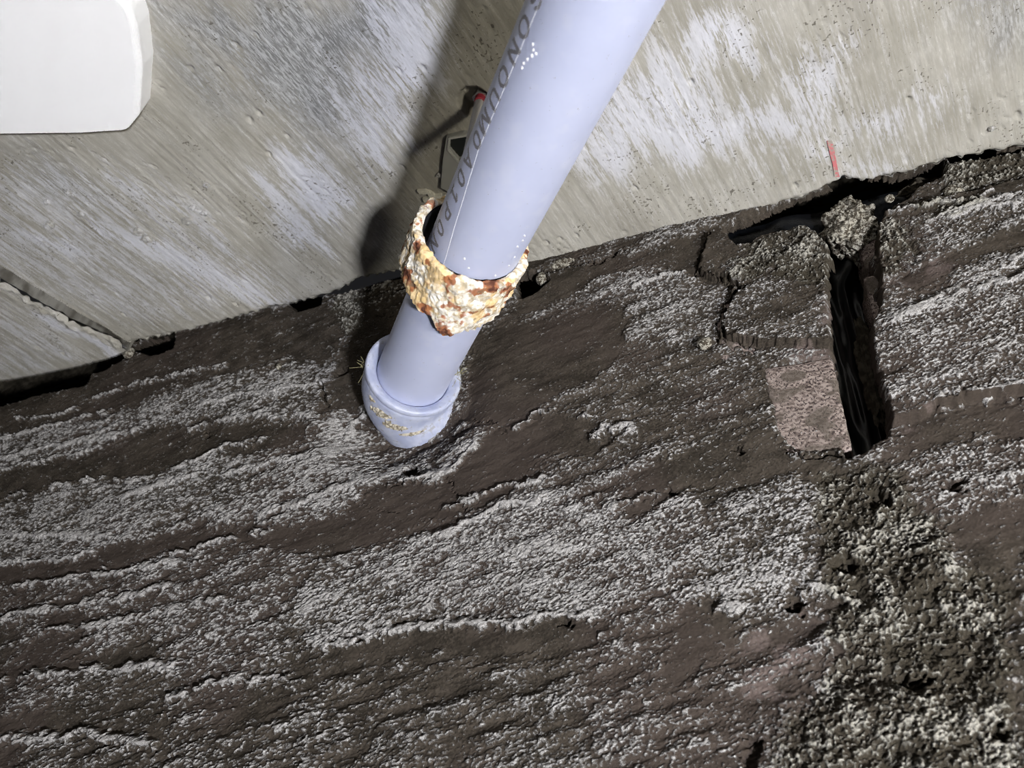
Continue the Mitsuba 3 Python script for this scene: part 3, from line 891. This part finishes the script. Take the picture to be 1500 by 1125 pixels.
tag('foam_collar__shade_sleeve', 'black sleeve painting the shade inside the ring')
tag('foam_collar', 'ragged ring of old cream foam with rusty brown stains round the drain pipe', 'foam ring')

# ---------------------------------------------------------------- black plastic film behind the gap
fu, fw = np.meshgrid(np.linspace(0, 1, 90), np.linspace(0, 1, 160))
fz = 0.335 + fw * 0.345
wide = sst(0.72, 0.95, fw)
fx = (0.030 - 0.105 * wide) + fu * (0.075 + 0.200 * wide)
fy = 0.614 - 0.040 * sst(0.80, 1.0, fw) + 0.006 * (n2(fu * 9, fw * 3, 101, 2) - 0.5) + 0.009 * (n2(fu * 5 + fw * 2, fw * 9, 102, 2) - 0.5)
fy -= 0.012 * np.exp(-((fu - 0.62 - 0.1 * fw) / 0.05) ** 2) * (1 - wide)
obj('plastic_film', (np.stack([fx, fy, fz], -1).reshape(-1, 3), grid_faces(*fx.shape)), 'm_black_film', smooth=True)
tag('plastic_film', 'crumpled black plastic film showing in the dark vertical gap and under the slab edge', 'plastic sheet')

# ---------------------------------------------------------------- loose lumps
LUMP_TEXT = [('mortar_lump', 'crumbly pale mortar lump hanging at the top of the black vertical gap', 'mortar'),
             ('mortar_lump', 'dark brown mortar chunk lying in the crevice under the slab at the right', 'mortar'),
             ('stone', 'pale pitted stone at the right end of the crevice under the slab', 'stone'),
             ('stone', 'small pale stone on the rim right of the top of the gap', 'stone'),
             ('stone', 'grey stone wedged under the slab edge just right of the foam ring', 'stone'),
             ('mortar_lump', 'long grey mortar roll along the slab edge right of the foam ring', 'mortar'),
             ('stone', 'small brown pebble under the crack at the lower left corner of the brick block', 'stone'),
             ('stone', 'tiny round pale pebble on the mortar left of the pipe socket', 'stone'),
             ('mortar_lump', 'pale mortar end at the foot of the joint in the slab on the left', 'mortar'),
             ('mortar_lump', 'dark rough mortar edge inside the gap along its right side', 'mortar')]
for i, ((nm, lab, cat), (x, y, z, rx, ry, rz)) in enumerate(zip(LUMP_TEXT, LUMPS)):
    k, n_ = nm, 0
    while k in scene:
        n_ += 1; k = f'{nm}_{n_:03d}'
    big_ = max(rx, rz) > 0.012
    obj(k, lump((x, y, z), (rx, ry, rz), 110 + i, 0.55 if big_ else 0.3, 2.4 if big_ else 1.6, 5 if big_ else 3), 'm_dark' if i in (1, 9) else 'm_lump', smooth=True)
    tag(k, lab, cat)

# ---------------------------------------------------------------- fixings in the slab
hx, hy = HX + 0.0065, HY + 0.0005
tz = np.linspace(H + 0.018, 0.512, 330)
prof = 0.0048 + 0.0006 * np.sin(tz / 0.0030 * 2 * np.pi)
obj('hanger_rod__rod', tube(np.stack([np.full_like(tz, hx), np.full_like(tz, hy), tz], -1), prof, 20), 'm_steel', smooth=True)
obj('hanger_rod__nut', tube([(hx, hy, H + 0.010), (hx, hy, H + 0.002)], 0.0085, 6), 'm_steel')
obj('hanger_rod__red_tip', tube(np.stack([np.full(8, hx + 0.0005), np.full(8, hy - 0.0012), np.linspace(H + 0.004, H - 0.006, 8)], -1), 0.0054, 16), 'm_red', smooth=True)
tag('hanger_rod', 'threaded grey hanger rod with a red end in a round hole behind the pipe', 'rod')
tag('hanger_rod__red_tip', 'red plastic end')
outer = Polygon(pts(SLOT)).buffer(0.003).buffer(-0.003)
pocket = Polygon(pts(POCKET)).buffer(0.002).buffer(-0.002)
lip = pocket.buffer(0.0022)
obj('fixing_box__body', extrude(outer.difference(pocket), H - 0.007, H + 0.004, 0.0012), 'm_grey_plastic', smooth=40)
obj('fixing_box__rim', extrude(lip.difference(pocket), H - 0.0092, H - 0.0065, 0.0008), 'm_pale_plastic', smooth=40)
plain('m_pale_plastic', (0.42, 0.42, 0.39), 0.5)
obj('fixing_box__floor', extrude(pocket.buffer(0.001), H - 0.0012, H + 0.003), 'm_pocket_shade', smooth=False)  # near-black plate that paints the shade inside the opening
plain('m_pocket_shade', (0.008, 0.011, 0.009), 0.5)
tag('fixing_box', 'small grey plastic box with a dark opening in the slab, half behind the pipe', 'box')

# ---------------------------------------------------------------- white cover in the corner
box_ = Polygon(pts(WHITE_BOX)).buffer(0.012).buffer(-0.032, quad_segs=24).buffer(0.020, quad_segs=24)
obj('white_cover', extrude(box_, H - 0.032, H + 0.003, 0.006, 6), 'm_white', smooth=40)
tag('white_cover', 'bright white plastic cover on the slab in the upper left corner', 'plastic cover')

# ---------------------------------------------------------------- dry fibres caught on the pipe
rng = np.random.default_rng(17)
for i, (at, cnt, ln, lab) in enumerate([(on_pipe(0.606, math.radians(14), RP), 26, 0.010, 'yellowish fibre tuft caught on the right side of the pipe above the socket'),
                                        (on_pipe(0.645, math.radians(176), 0.051), 10, 0.007, 'brown fibre tuft on the left side of the socket')]):
    hairs = []
    for _ in range(cnt):
        d = rng.normal(size=3); d /= np.linalg.norm(d)
        st = at + rng.normal(size=3) * 0.003
        cv = rng.normal(size=3) * ln * 0.5
        tt = np.linspace(0, 1, 7)[:, None]
        hairs.append(tube(st + d * tt * ln + cv * tt * tt, 0.00028, 5))
    k = 'fibre_tuft' + (f'_{i:03d}' if i else '')
    obj(k, trimesh.util.concatenate(hairs), 'm_fibre', smooth=True)
    tag(k, lab, 'fibres')


# ---------------------------------------------------------------- the lamps
for name, at, aim, r, rad_, lab in (('hand_torch', TORCH, (-0.55, 0.45, 0.55), 0.055, TORCH_RADIANCE, 'black hand torch shining up at the pipe and the slab'),
                                    ('work_lamp', LAMP, (-0.40, 0.50, 0.60), 0.10, LAMP_RADIANCE, 'round warm work lamp standing below on the right')):
    lens, d = disc(at, np.array(aim, float), r)
    obj(name + '__lens', lens, 'm_housing')
    scene[name + '__lens']['emitter'] = {'type': 'area', 'radiance': {'type': 'rgb', 'value': rad_}}
    body = tube([at - d * 0.13, at - d * 0.05, at - d * 0.02, at - d * 0.001], [r * 0.6, r * 0.6, r * 1.05, r * 1.08], 32)
    obj(name + '__body', body, 'm_housing', smooth=40)
    tag(name, lab, 'lamp')
